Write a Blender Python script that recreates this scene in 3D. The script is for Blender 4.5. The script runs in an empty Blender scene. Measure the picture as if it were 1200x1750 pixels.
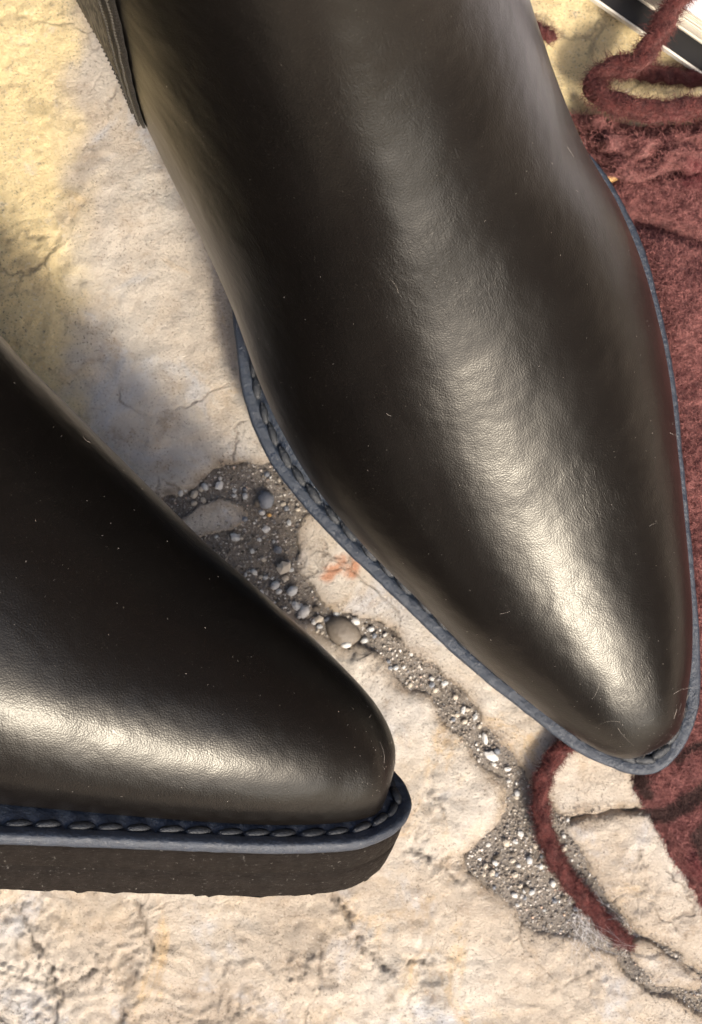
import bpy, math, random
import numpy as np
from mathutils import Vector, Matrix
R = math.radians
SC = bpy.context.scene
COL = SC.collection

# ------------------------------------------------------------ camera, sky, sun, exposure
H = 42.0                       # camera height above the paving, centimetres
F = 2640.0                     # focal length in photograph pixels (1200 x 1750)
cam_data = bpy.data.cameras.new('camera')
cam = bpy.data.objects.new('camera', cam_data); COL.objects.link(cam)
cam.location = (0, 0, H * .01)
cam_data.sensor_fit = 'VERTICAL'; cam_data.sensor_height = 24.0
cam_data.lens = 24.0 * F / 1750.0
cam_data.clip_start = 0.01; cam_data.clip_end = 100
cam_data.dof.use_dof = True; cam_data.dof.focus_distance = 0.345; cam_data.dof.aperture_fstop = 20
SC.camera = cam
SUN_EL, SUN_AZ = R(47), math.atan2(-0.89, 0.45)      # towards the sun: right and down in the picture
sdir = Vector((math.cos(SUN_EL) * math.cos(SUN_AZ), math.cos(SUN_EL) * math.sin(SUN_AZ), math.sin(SUN_EL)))
world = bpy.data.worlds.new('World'); SC.world = world; world.use_nodes = True
wn = world.node_tree; bg = wn.nodes['Background']
sky = wn.nodes.new('ShaderNodeTexSky'); sky.sky_type = 'NISHITA'; sky.sun_disc = False
sky.sun_elevation = SUN_EL; sky.sun_rotation = math.pi / 2 - SUN_AZ
sky.air_density = 1.0; sky.dust_density = 4.0; sky.ozone_density = 0.6
wn.links.new(sky.outputs[0], bg.inputs[0]); bg.inputs[1].default_value = 0.15
sl = bpy.data.lights.new('sun', 'SUN'); sl.energy = 2.1; sl.angle = R(8); sl.color = (1.0, 0.92, 0.80)
so = bpy.data.objects.new('sun', sl); COL.objects.link(so)
so.rotation_euler = sdir.to_track_quat('Z', 'Y').to_euler()
SC.view_settings.view_transform = 'Standard'; SC.view_settings.look = 'None'
SC.view_settings.exposure = 1.18; SC.view_settings.gamma = 1.0

# ------------------------------------------------------------ helpers
rng = np.random.default_rng(7)
def P(px, py, z=0.0):
    """a point at height z (cm) that lies on the sight line of photograph pixel px, py"""
    return np.array([(px - 600) * (H - z) / F, (875 - py) * (H - z) / F, z])
def tag(o, label=None, cat=None, group=None, kind=None):
    if label: o['label'] = label
    if cat: o['category'] = cat
    if group: o['group'] = group
    if kind: o['kind'] = kind
    return o
def empty(name, loc=(0, 0, 0), mat=None):
    o = bpy.data.objects.new(name, None); COL.objects.link(o); o.empty_display_size = .02
    if mat is not None: o.matrix_world = mat
    else: o.location = Vector(loc) * .01
    return o
def mesh(name, v, f, mat, parent=None, smooth=True, attrs=None):
    """v in centimetres, f a list of tuples or an (n,3|4) array"""
    me = bpy.data.meshes.new(name)
    v = np.asarray(v, dtype=float) * .01
    f = np.asarray(f) if not isinstance(f, list) else f
    if isinstance(f, np.ndarray):
        k = f.shape[1]
        me.vertices.add(len(v)); me.vertices.foreach_set('co', v.ravel())
        me.loops.add(f.size); me.loops.foreach_set('vertex_index', f.ravel().astype(np.int32))
        me.polygons.add(len(f)); me.polygons.foreach_set('loop_start', np.arange(0, f.size, k, dtype=np.int32))
        me.update(calc_edges=True); me.validate()
    else:
        me.from_pydata([tuple(p) for p in v], [], f); me.update()
    if smooth: me.polygons.foreach_set('use_smooth', np.ones(len(me.polygons), dtype=bool))
    if attrs:
        for n, a in attrs.items():
            at = me.attributes.new(n, 'FLOAT', 'POINT'); at.data.foreach_set('value', np.asarray(a, dtype=np.float32))
    if mat: me.materials.append(mat)
    o = bpy.data.objects.new(name, me); COL.objects.link(o)
    if parent: o.parent = parent
    return o
def hash2(ix, iy, s):
    n = (ix.astype(np.int64) * 374761393 + iy.astype(np.int64) * 668265263 + s * 1442695041) & 0xffffffff
    n = ((n ^ (n >> 13)) * 1274126177) & 0xffffffff
    return ((n ^ (n >> 16)) & 0xffffff) / float(0xffffff)
def vnoise(x, y, s=0):
    ix, iy = np.floor(x), np.floor(y); fx, fy = x - ix, y - iy
    ux, uy = fx * fx * fx * (fx * (fx * 6 - 15) + 10), fy * fy * fy * (fy * (fy * 6 - 15) + 10)
    a, b = hash2(ix, iy, s), hash2(ix + 1, iy, s); c, d = hash2(ix, iy + 1, s), hash2(ix + 1, iy + 1, s)
    return (a + (b - a) * ux) * (1 - uy) + (c + (d - c) * ux) * uy
def fbm(x, y, o=4, s=0, g=.5):
    t, a, n = 0, 1, 0
    for k in range(o):
        c, sn = math.cos(.6 * k + .3), math.sin(.6 * k + .3)
        t = t + a * vnoise((x * c - y * sn) * 2 ** k + 17.3 * k, (x * sn + y * c) * 2 ** k - 9.1 * k, s + k); n += a; a *= g
    return t / n
def sstep(a, b, x):
    t = np.clip((x - a) / (b - a), 0, 1); return t * t * (3 - 2 * t)
def polydist(px, py, poly, closed=True):
    """distance to a polyline and, if closed, the inside mask"""
    poly = np.asarray(poly, float); d = np.full(px.shape, 1e9); ins = np.zeros(px.shape, bool)
    n = len(poly)
    for i in range(n if closed else n - 1):
        a, b = poly[i], poly[(i + 1) % n]; e = b - a; L = max(e @ e, 1e-12)
        t = np.clip(((px - a[0]) * e[0] + (py - a[1]) * e[1]) / L, 0, 1)
        d = np.minimum(d, (px - a[0] - t * e[0]) ** 2 + (py - a[1] - t * e[1]) ** 2)
        if closed:
            c = (a[1] > py) != (b[1] > py)
            if abs(e[1]) > 1e-12:
                ins ^= c & (px < (py - a[1]) * e[0] / e[1] + a[0])
    return np.sqrt(d), ins
def catmull(pts, n, closed=False):
    pts = np.asarray(pts, float); m = len(pts); out = []
    segs = m if closed else m - 1
    for i in range(segs):
        if closed: p = [pts[(i + k - 1) % m] for k in range(4)]
        else: p = [pts[max(i - 1, 0)], pts[i], pts[i + 1], pts[min(i + 2, m - 1)]]
        for t in np.arange(n) / n:
            out.append(.5 * ((2 * p[1]) + (-p[0] + p[2]) * t + (2 * p[0] - 5 * p[1] + 4 * p[2] - p[3]) * t * t + (-p[0] + 3 * p[1] - 3 * p[2] + p[3]) * t ** 3))
    if not closed: out.append(pts[-1])
    return np.array(out)
def resample(c, n, closed=False):
    c = np.asarray(c); q = np.vstack([c, c[:1]]) if closed else c
    s = np.concatenate([[0], np.cumsum(np.linalg.norm(np.diff(q, axis=0), axis=1))])
    t = np.linspace(0, s[-1], n + 1)[:-1] if closed else np.linspace(0, s[-1], n)
    return np.stack([np.interp(t, s, q[:, k]) for k in range(q.shape[1])], 1), s[-1]
def gridfaces(a, b, wrap_a=False, wrap_b=False):
    i = np.arange(a if wrap_a else a - 1); j = np.arange(b if wrap_b else b - 1)
    I, J = np.meshgrid(i, j, indexing='ij'); I2, J2 = (I + 1) % a, (J + 1) % b
    return np.stack([I * b + J, I2 * b + J, I2 * b + J2, I * b + J2], -1).reshape(-1, 4)
def unit(v): return v / np.maximum(np.linalg.norm(v, axis=-1, keepdims=True), 1e-9)
def tube(path, rad, k=10):
    path = np.asarray(path); n = len(path); rad = np.broadcast_to(rad, (n,))
    T = unit(np.gradient(path, axis=0)); up = np.array([0, 0, 1.])
    A = unit(np.cross(T, up) + 1e-6); B = np.cross(A, T)
    th = np.arange(k) / k * 2 * math.pi
    v = path[:, None] + rad[:, None, None] * (A[:, None] * np.cos(th)[None, :, None] + B[:, None] * np.sin(th)[None, :, None])
    v = v.reshape(-1, 3); f = [tuple(q) for q in gridfaces(n, k, wrap_b=True)]
    f.append(tuple(range(k))[::-1]); f.append(tuple((n - 1) * k + q for q in range(k)))
    return v, f
def hairs(base, direc, length, rad, bend=.5, seg=3):
    """many thin tapering three-sided filaments joined; all arrays in cm"""
    n = len(base); length = np.broadcast_to(length, (n,)); rad = np.broadcast_to(rad, (n,))
    d = unit(direc); side = unit(np.cross(d, rng.normal(size=(n, 3)))); s2 = np.cross(d, side)
    V = []
    for k in range(seg + 1):
        t = k / seg
        c = base + d * (length * t)[:, None] + side * (length * bend * t * t)[:, None]
        r = rad * (1 - .75 * t)
        for q in range(3):
            a = q * 2.0944
            V.append(c + (side * math.cos(a) + s2 * math.sin(a)) * r[:, None])
    V = np.stack(V, 1)                                     # n, (seg+1)*3, 3
    m = (seg + 1) * 3; F_ = []
    for k in range(seg):
        for q in range(3):
            a, b = k * 3 + q, k * 3 + (q + 1) % 3; F_.append((a, b, b + 3, a + 3))
    F_ = (np.arange(n) * m)[:, None, None] + np.array(F_)[None]
    return V.reshape(-1, 3), F_.reshape(-1, 4), m

# ------------------------------------------------------------ materials
class NT:
    def __init__(s, name):
        s.m = bpy.data.materials.new(name); s.m.use_nodes = True; s.t = s.m.node_tree
        s.b = s.t.nodes['Principled BSDF']
        s.tc = s.t.nodes.new('ShaderNodeTexCoord').outputs['Object']
    def n(s, typ, **kw):
        o = s.t.nodes.new(typ)
        for k, v in kw.items():
            if k.startswith('_'): setattr(o, k[1:], v)
            else: s.put(o.inputs[int(k[1:]) if k[0] == 'i' and k[1:].isdigit() else k.replace('__', ' ')], v)
        return o
    def put(s, inp, v):
        if isinstance(v, bpy.types.NodeSocket): s.t.links.new(v, inp)
        else: inp.default_value = v
    def noise(s, scale, detail=4, rough=.55, vec=None, dist=0):
        return s.n('ShaderNodeTexNoise', Vector=vec or s.tc, Scale=scale, Detail=detail, Roughness=rough, Distortion=dist).outputs[0]
    def vor(s, scale, vec=None, feature='F1', out='Distance'):
        return s.n('ShaderNodeTexVoronoi', _feature=feature, Vector=vec or s.tc, Scale=scale).outputs[out]
    def math(s, op, a, b=0, clamp=False):
        return s.n('ShaderNodeMath', _operation=op, _use_clamp=clamp, i0=a, i1=b).outputs[0]
    def ramp(s, f, stops):
        o = s.n('ShaderNodeValToRGB', Fac=f); e = o.color_ramp.elements
        while len(e) < len(stops): e.new(.5)
        for k, (p, c) in enumerate(stops):
            e[k].position = p; e[k].color = (*c, 1) if len(c) == 3 else c
        return o.outputs[0]
    def lev(s, f, a, b, c=0., d=1.):
        return s.n('ShaderNodeMapRange', _interpolation_type='SMOOTHSTEP', i0=f, i1=a, i2=b, i3=c, i4=d).outputs[0]
    def mix(s, f, a, b, mode='MIX'):
        o = s.t.nodes.new('ShaderNodeMix'); o.data_type = 'RGBA'; o.blend_type = mode
        s.put(o.inputs[0], f)
        for k, v in ((6, a), (7, b)): s.put(o.inputs[k], (*v, 1) if isinstance(v, tuple) and len(v) == 3 else v)
        return o.outputs[2]
    def attr(s, name): return s.n('ShaderNodeAttribute', _attribute_name=name).outputs['Fac']
    def map(s, scale=(1, 1, 1), rot=(0, 0, 0)):
        return s.n('ShaderNodeMapping', Vector=s.tc, Scale=scale, Rotation=rot).outputs[0]
    def bump(s, h, strength, dist, prev=None):
        o = s.n('ShaderNodeBump', Height=h, Strength=strength, Distance=dist)
        if prev is not None: s.put(o.inputs['Normal'], prev)
        return o.outputs[0]
    def fin(s, color=None, rough=None, normal=None, spec=None, **kw):
        for k, v in (('Base Color', color), ('Roughness', rough), ('Normal', normal), ('Specular IOR Level', spec)):
            if v is None: continue
            if k == 'Base Color' and isinstance(v, tuple) and len(v) == 3: v = (*v, 1)
            s.put(s.b.inputs[k], v)
        for k, v in kw.items(): s.put(s.b.inputs[k.replace('__', ' ')], v)
        return s.m

def leather(name, base, rough, grain=1.0):
    t = NT(name)
    # pebbled grain of about half a millimetre, shallow stretched wrinkles, broad undulation
    warp = t.n('ShaderNodeMix', _data_type='VECTOR')
    wv = t.n('ShaderNodeVectorMath', _operation='ADD', i0=t.tc,
             i1=t.n('ShaderNodeVectorMath', _operation='SCALE', i0=t.n('ShaderNodeTexNoise', Vector=t.tc, Scale=500, Detail=2).outputs['Color'], Scale=.0006).outputs[0]).outputs[0]
    t.t.nodes.remove(warp)
    g = t.n('ShaderNodeTexVoronoi', _feature='SMOOTH_F1', Vector=wv, Scale=2700, Smoothness=.5).outputs[0]
    g2 = t.noise(3600, 2, .5)
    wr = t.noise(1, 4, .6, t.map((260, 1100, 420), (0, 0, .35)), .6)
    patch = t.lev(t.noise(28, 2), .48, .62)
    wr2 = t.math('MULTIPLY', t.math('ABSOLUTE', t.math('SUBTRACT', wr, .5)), patch)
    h = t.math('ADD', t.math('MULTIPLY', g, -1.0), t.math('MULTIPLY', g2, .15))
    n1 = t.bump(t.noise(45, 3), .25, .003)
    n2 = t.bump(t.math('MULTIPLY', wr2, 3.0), .24, .0002, n1)
    n3 = t.bump(h, .20 * grain, .00016, n2)
    r = t.math('ADD', rough, t.math('MULTIPLY', t.math('SUBTRACT', t.noise(60, 4), .5), .12))
    dust = t.lev(t.noise(3500, 1), .74, .80)
    c = t.mix(t.noise(40, 3), base, tuple(x * 1.7 for x in base))
    c = t.mix(t.math('MULTIPLY', dust, .25), c, (.35, .32, .27))
    return t.fin(c, r, n3, .37, Specular__Tint=(1, .97, .88, 1), Coat__Weight=.06, Coat__Roughness=.5, Coat__Normal=n3)
M_leather = leather('black_grained_leather', (.0030, .0024, .0021), .31)
def edgemat(name, base, rough, bumps, vec=(1, 1, 1), spec=.5):
    t = NT(name); v = t.map(vec)
    n = t.bump(t.noise(420, 6, .7, v), bumps, .0007)
    rough = t.lev(t.noise(300, 5, .7), .3, .7, rough - .08, rough + .2)
    c = t.mix(t.noise(220, 4, .6), tuple(x * .6 for x in base), tuple(x * 1.5 for x in base))
    sp = t.lev(t.noise(1100, 5, .75), .60, .70)
    c = t.mix(t.math('MULTIPLY', sp, .3), c, (.4, .38, .34))
    return t.fin(c, rough, n, spec)
M_welt = edgemat('dark_welt_leather', (.015, .023, .038), .42, .9, spec=.75)
M_mid = edgemat('stacked_midsole', (.009, .0065, .005), .55, .9, (1, 1, 5), spec=.12)
M_out = edgemat('rubber_outsole', (.009, .0065, .005), .58, .9, (1, 1, 3), spec=.12)
M_thread = edgemat('waxed_black_thread', (.022, .025, .03), .38, 1.0)
M_dark = edgemat('dark_inner', (.004, .004, .004), .8, .2)
def _elastic():
    t = NT('ribbed_elastic')
    w = t.n('ShaderNodeTexNoise', Vector=t.map((2200, 2200, 9)), Scale=1, Detail=3).outputs[0]
    return t.fin(t.mix(t.lev(w, .4, .6), (.03, .026, .02), (.20, .175, .13)), .6, t.bump(w, .6, .0005))
M_elastic = _elastic()
def _edging():
    t = NT('stitched_edging_leather')
    return t.fin(t.mix(t.noise(900, 3), (.006, .005, .004), (.022, .019, .016)), .5, t.bump(t.noise(1400, 3), .8, .0005))
M_edging = _edging()
def _stone():
    t = NT('weathered_limestone')
    ed, st = t.attr('edge'), t.attr('sunlit_ochre')
    big = t.noise(14, 4, .6, None, .5)
    mid = t.noise(60, 5, .65)
    fine = t.noise(650, 4, .7)
    c = t.ramp(big, [(.25, (.40, .33, .26)), (.42, (.55, .47, .38)), (.56, (.63, .57, .49)), (.74, (.45, .43, .41))])
    c = t.mix(t.lev(mid, .5, .75), c, (.60, .49, .36))
    c = t.mix(t.math('MULTIPLY', t.lev(t.noise(38, 5, .7, None, 1.2), .52, .68), .55), c, (.47, .36, .25))
    c = t.mix(t.math('MULTIPLY', t.lev(t.noise(30, 5, .7, None, .8), .54, .68), .6), c, (.56, .58, .62))
    c = t.mix(t.math('MULTIPLY', t.lev(t.noise(22, 5, .7, t.map((1, 1, 1), (0, 0, 1)), 1.5), .58, .70), .6), c, (.64, .44, .22))
    c = t.mix(t.math('MULTIPLY', st, .9), c, t.mix(fine, (.76, .57, .28), (.95, .79, .45)))  # bright yellow of the sunlit strip mixed into the stone colour
    # ochre and dark rims of the slabs
    c = t.mix(t.math('MULTIPLY', t.lev(t.math('ADD', ed, t.math('MULTIPLY', mid, .35)), .62, .25), .75), c, t.mix(mid, (.38, .26, .13), (.33, .31, .30)))
    c = t.mix(t.math('MULTIPLY', t.attr('crack'), .85), c, (.085, .068, .055))
    c = t.mix(t.math('MULTIPLY', t.lev(t.noise(170, 6, .75), .50, .68), .42), c, (.30, .22, .155))
    c = t.mix(t.math('MULTIPLY', t.lev(t.noise(120, 6, .75), .56, .70), .5), c, (.74, .68, .60))
    c = t.mix(t.math('MULTIPLY', t.attr('rust'), .8), c, (.50, .20, .09))
    wv = t.n('ShaderNodeVectorMath', _operation='ADD', i0=t.tc, i1=t.n('ShaderNodeVectorMath', _operation='SCALE', i0=t.n('ShaderNodeTexNoise', Vector=t.tc, Scale=70, Detail=5).outputs['Color'], Scale=.018).outputs[0]).outputs[0]
    vn = t.math('MULTIPLY', t.lev(t.vor(42, wv, 'DISTANCE_TO_EDGE'), .035, .0), t.lev(t.noise(24, 4, .6), .50, .64))
    c = t.mix(t.math('MULTIPLY', vn, .5), c, (.20, .15, .11))
    # specks and pores
    sp = t.lev(t.noise(1700, 2, .6), .58, .68)
    c = t.mix(t.math('MULTIPLY', sp, t.lev(t.noise(90, 3), .35, .7, .25, .9)), c, (.17, .14, .11))
    sp2 = t.lev(t.noise(480, 4, .7), .63, .70)
    c = t.mix(t.math('MULTIPLY', sp2, .6), c, (.14, .11, .09))
    c = t.mix(t.math('MULTIPLY', t.lev(t.noise(1100, 2), .62, .7), .35), c, (.80, .74, .64))
    n1 = t.bump(t.noise(230, 7, .72), .75, .0016)
    n2 = t.bump(t.math('SUBTRACT', 1.0, vn), .6, .0008, t.bump(t.noise(1500, 4, .75), 1.0, .0007, n1))
    return t.fin(c, .88, n2, .25)
M_stone = _stone()
def _bed():
    t = NT('sandy_joint_mortar')
    c = t.mix(t.noise(500, 4, .7), (.06, .05, .042), (.36, .31, .25))
    c = t.mix(t.lev(t.noise(60, 3), .4, .6), c, (.20, .175, .15))
    return t.fin(c, .9, t.bump(t.noise(1200, 4, .7), 1.0, .0008), .3)
M_bed = _bed()
def _grain():
    t = NT('mixed_gravel')
    r = t.attr('tone')
    c = t.ramp(r, [(0, (.10, .085, .07)), (.3, (.22, .185, .15)), (.5, (.36, .31, .25)), (.66, (.25, .24, .235)), (.84, (.50, .45, .38)), (.93, (.80, .77, .72)), (1, (.50, .26, .12))])
    c = t.mix(t.lev(t.noise(900, 3), .5, .8), c, (.16, .14, .12))
    return t.fin(c, .85, t.bump(t.noise(1500, 3), .5, .0004), .2)
M_grain = _grain()
def pebble_mat(name, a, b, rough=.6):
    t = NT(name)
    return t.fin(t.mix(t.noise(300, 5, .7), a, b), rough, t.bump(t.noise(700, 4), .5, .0006), .45)
M_peb = [pebble_mat('brown_grey_pebble', (.09, .072, .055), (.20, .17, .135)), pebble_mat('white_quartz', (.45, .43, .39), (.74, .72, .68), .45),
         pebble_mat('slate_grey_pebble', (.12, .13, .15), (.26, .27, .29)), pebble_mat('buff_pebble', (.42, .36, .28), (.62, .55, .45)), pebble_mat('pale_grey_pebble', (.40, .40, .39), (.60, .60, .58)),
         pebble_mat('orange_pebble', (.55, .30, .10), (.70, .45, .18))]
def _felt(name, hair=False, a_=(.045, .011, .012), b_=(.135, .034, .030)):
    t = NT(name)
    a = t.noise(500, 4, .7)
    c = t.mix(t.lev(a, .35, .65), a_, b_)
    c = t.mix(t.lev(t.noise(45, 3), .55, .75), c, (.15, .036, .040))
    if not hair: c = t.mix(t.lev(t.noise(1400, 2), .55, .68), c, (.055, .010, .010))
    c = t.mix(t.math('MULTIPLY', t.attr('print'), .93), c, (.018, .015, .014))
    return t.fin(c, .95, None if hair else t.bump(t.noise(1200, 5, .75), 1.0, .0014), .1, Sheen__Weight=.3, Sheen__Roughness=.5, Sheen__Tint=(.9, .5, .45, 1))
M_felt = _felt('maroon_wool_felt', a_=(.085, .030, .031), b_=(.25, .10, .092)); M_fuzz = _felt('maroon_wool_fibre', True, (.10, .032, .033), (.38, .16, .145)); M_cord = _felt('maroon_cord_felt'); M_cordfuzz = _felt('maroon_cord_fibre', True, (.055, .014, .014), (.16, .048, .042))
def flat(name, c, rough=.6, spec=.4):
    t = NT(name)
    k = t.noise(200, 3)
    return t.fin(t.mix(k, tuple(x * .9 for x in c), c), rough, t.bump(t.noise(900, 3), .15, .0003), spec)
M_page = flat('cream_paper', (.78, .72, .60), .8); M_cover = flat('white_coated_card', (.82, .78, .80), .4); M_board = flat('black_card', (.012, .011, .011), .5)
M_edge = flat('white_card_edge', (.85, .80, .70), .7)
M_lint = flat('pale_lint', (.42, .38, .33), .7); M_down = flat('grey_down', (.72, .70, .70), .7)

# ------------------------------------------------------------ paving slabs
def px2cm(pts): return np.array([P(x, y)[:2] for x, y in pts])
CRACKS = [  # polyline in photo pixels, width cm, depth cm
    ([(568, 1528), (598, 1565), (612, 1608), (645, 1640), (683, 1668), (700, 1645), (735, 1640)], .07, .16),
    ([(40, 1560), (58, 1605), (84, 1648), (98, 1700), (92, 1760)], .08, .2),
    ([(232, 1540), (244, 1585), (264, 1622)], .09, .2), ([(216, 1640), (228, 1662), (208, 1705), (206, 1755)], .13, .2),
    ([(700, 1452), (745, 1474), (788, 1508)], .05, .12), ([(738, 1345), (742, 1362), (756, 1384)], .04, .08),
    ([(590, 1108), (625, 1128), (668, 1140)], .04, .10), ([(960, 1690), (1010, 1660), (1040, 1665)], .05, .08),
    ([(505, 1668), (540, 1645), (548, 1672)], .06, .1), ([(380, 1738), (440, 1725)], .06, .12), ([(175, 1650), (130, 1680), (60, 1700)], .05, .1),
    ([(0, 412), (40, 402), (85, 412)], .04, .10),
    ([(760, 1195), (800, 1215), (790, 1260)], .03, .05), ([(1090, 1460), (1105, 1520), (1098, 1560)], .04, .06)]
PITS = [((50, 445), .45, .24, .22), ((22, 500), .16, .10, .18), ((60, 182), .4, .25, .05), ((140, 480), .15, .08, .08), ((285, 845), .2, .2, .1), ((215, 1655), .35, .45, .15), ((560, 1675), .3, .2, .08), ((520, 1600), .7, .5, .07), ((905, 1440), .3, .2, .1), ((745, 1690), .5, .6, .06)]
CR = [(px2cm(p), w, d) for p, w, d in CRACKS]
def slab(name, poly, seed, top=0.0, step=.075, parent=None, jit=.10, clip=(-17, 17, -20, 20), rnd=.28):
    p = px2cm(poly); p, L = resample(catmull(p, 6, True), max(60, int(0 + np.linalg.norm(np.diff(p, axis=0), axis=1).sum() / .22)), True)
    x0, x1 = max(p[:, 0].min() - .3, clip[0]), min(p[:, 0].max() + .3, clip[1]); y0, y1 = max(p[:, 1].min() - .3, clip[2]), min(p[:, 1].max() + .3, clip[3])
    xs, ys = np.arange(x0, x1, step), np.arange(y0, y1, step); X, Y = np.meshgrid(xs, ys, indexing='ij')
    wx = X + (fbm(X * 1.1, Y * 1.1, 4, seed + 3) - .5) * 6 * jit; wy = Y + (fbm(X * 1.1 + 40, Y * 1.1, 4, seed + 5) - .5) * 6 * jit
    wx = wx + (fbm(X * 4.5, Y * 4.5, 4, seed + 61) - .5) * 1.6 * jit; wy = wy + (fbm(X * 4.5, Y * 4.5 + 7, 4, seed + 62) - .5) * 1.6 * jit
    d, ins = polydist(wx, wy, p); sd = np.where(ins, d, -d) + .05
    z = top + (fbm(X * .35, Y * .35, 3, seed) - .5) * .45 + (fbm(X * 1.6, Y * 1.6, 5, seed + 11) - .5) * .16
    # flaked layers: thin terraces, stronger towards the lower left and on the left slab
    lay = fbm(X * .45 + .3 * Y + 3, Y * .5, 4, seed + 21) * 7
    fr = lay - np.floor(lay); terr = np.floor(lay) + sstep(.40, .60, fr)
    amt = .035 + .07 * sstep(-10.5, -12.5, Y) + .05 * sstep(-6, -9, X)
    z += (terr - lay) * amt * 1.0
    rough = .024 + .085 * sstep(-7.2, -8.3, X)
    z += (fbm(X * 7, Y * 7, 4, seed + 31) - .5) * rough * 1.6
    crk = np.zeros_like(z)
    for q, w, dp in CR:
        jx = X + (fbm(X * 5, Y * 5, 3, 77) - .5) * .25; jy = Y + (fbm(X * 5, Y * 5 + 9, 3, 78) - .5) * .25
        dd, _ = polydist(jx, jy, q, False); md = sstep(.30, .58, fbm(X * 2.2, Y * 2.2, 3, 79)); w = w * (.35 + .55 * md); e = np.exp(-(dd / w) ** 2) * (.35 + .65 * md); z -= dp * e; crk = np.maximum(crk, e ** 1.2 * .9)
        z += .035 * np.exp(-(dd / .5) ** 2) * np.sign(jx - X + jy - Y)
    for (c, rx, ry, dp) in PITS:
        cx, cy, _ = P(*c); e = ((X - cx) / rx) ** 2 + ((Y - cy) / ry) ** 2 + (fbm(X * 4, Y * 4, 3, 91) - .5) * 1.2
        z -= dp * sstep(1.5, .4, e); crk = np.maximum(crk, .35 * sstep(1.1, .5, e))
    z -= rnd * np.exp(-np.maximum(sd, 0) / .22) + 1.6 * sstep(0, -.10, sd)
    pit = .5 * sstep(.62, .8, fbm(X * 2.6, Y * 2.6, 4, seed + 51)); z -= pit * .05
    z = np.where(sd > .12, np.maximum(z, -.10 + .02 * (z + .10)), z)
    sunlit_ochre = sstep(-7.0, -8.2, X + (fbm(X * .9, Y * .9, 4, 8) - .5) * 1.6) * sstep(0, 2, Y) + sstep(9, 11, Y) * sstep(3.5, 5.5, X)  # left strip of sunlight painted in, golden stone at the upper right
    rd, _ = polydist(wx, wy, px2cm([(552, 988), (575, 975), (590, 962), (600, 975), (608, 960)]), False); rust = sstep(.22, .03, rd + (fbm(X * 5, Y * 5, 3, 99) - .5) * .25)
    keep = sd > -.16
    kc = keep[:-1, :-1] | keep[1:, :-1] | keep[:-1, 1:] | keep[1:, 1:]
    f = gridfaces(len(xs), len(ys)); f = f[kc.ravel()]
    used = np.unique(f); re = -np.ones(X.size, int); re[used] = np.arange(len(used))
    v = np.stack([X, Y, z], -1).reshape(-1, 3)[used]
    return mesh(name, v, re[f], M_stone, parent, attrs={'edge': np.clip(sd, 0, 1).ravel()[used], 'sunlit_ochre': np.clip(sunlit_ochre, 0, 1).ravel()[used], 'crack': crk.ravel()[used], 'rust': rust.ravel()[used]})
paving = empty('stone_paving'); tag(paving, kind='structure')
A_ = [(-700, -900), (1900, -900), (1900, 250), (1250, 420), (900, 600), (600, 745), (520, 785), (470, 797), (430, 799), (382, 801), (342, 823), (305, 840), (283, 852), (200, 900), (60, 980), (-200, 1060), (-700, 1200)]
B_ = [(515, 885), (640, 830), (950, 700), (1500, 520), (1900, 450), (1900, 1150), (1400, 1290), (1200, 1350), (1110, 1380), (1050, 1386), (1000, 1393), (958, 1404), (930, 1368), (900, 1335), (880, 1310), (850, 1262), (800, 1200), (745, 1150), (700, 1116), (650, 1078), (610, 1060), (560, 1046), (530, 1015), (512, 990), (505, 950), (500, 915)]
D_ = [(962, 1411), (1000, 1398), (1050, 1391), (1110, 1385), (1200, 1358), (1900, 1180), (1900, 2050), (1500, 1870), (1300, 1745), (1195, 1660), (1140, 1628), (1095, 1602), (1062, 1560), (1030, 1520), (1000, 1480), (975, 1440)]
C_ = [(-700, 1290), (0, 1120), (250, 1000), (380, 975), (450, 1020), (520, 1065), (560, 1092), (600, 1105), (640, 1118), (665, 1152), (695, 1175), (740, 1190), (757, 1225), (800, 1265), (828, 1310), (862, 1340), (872, 1385), (850, 1415), (815, 1440), (800, 1480), (830, 1510), (870, 1540), (890, 1570), (915, 1592), (980, 1605), (1050, 1622), (1068, 1645), (1085, 1668), (1130, 1694), (1180, 1718), (1300, 1810), (1900, 2300), (1900, 2900), (-700, 2900)]
E_ = [(1082, 1628), (1105, 1612), (1140, 1634), (1190, 1672), (1186, 1695), (1160, 1690), (1120, 1680), (1092, 1655)]
F_px = [(290, 895), (325, 866), (365, 850), (400, 853), (423, 878), (412, 902), (375, 912), (335, 925), (260, 950)]
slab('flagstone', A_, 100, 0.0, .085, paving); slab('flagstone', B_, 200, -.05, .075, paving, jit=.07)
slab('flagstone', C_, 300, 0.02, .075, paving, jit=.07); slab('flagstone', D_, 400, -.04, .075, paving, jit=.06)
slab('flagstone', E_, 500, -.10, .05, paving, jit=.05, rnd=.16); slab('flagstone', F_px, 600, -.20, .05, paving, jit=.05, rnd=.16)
SL = [px2cm(q) for q in (A_, B_, C_, D_, E_, F_px)]
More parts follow.
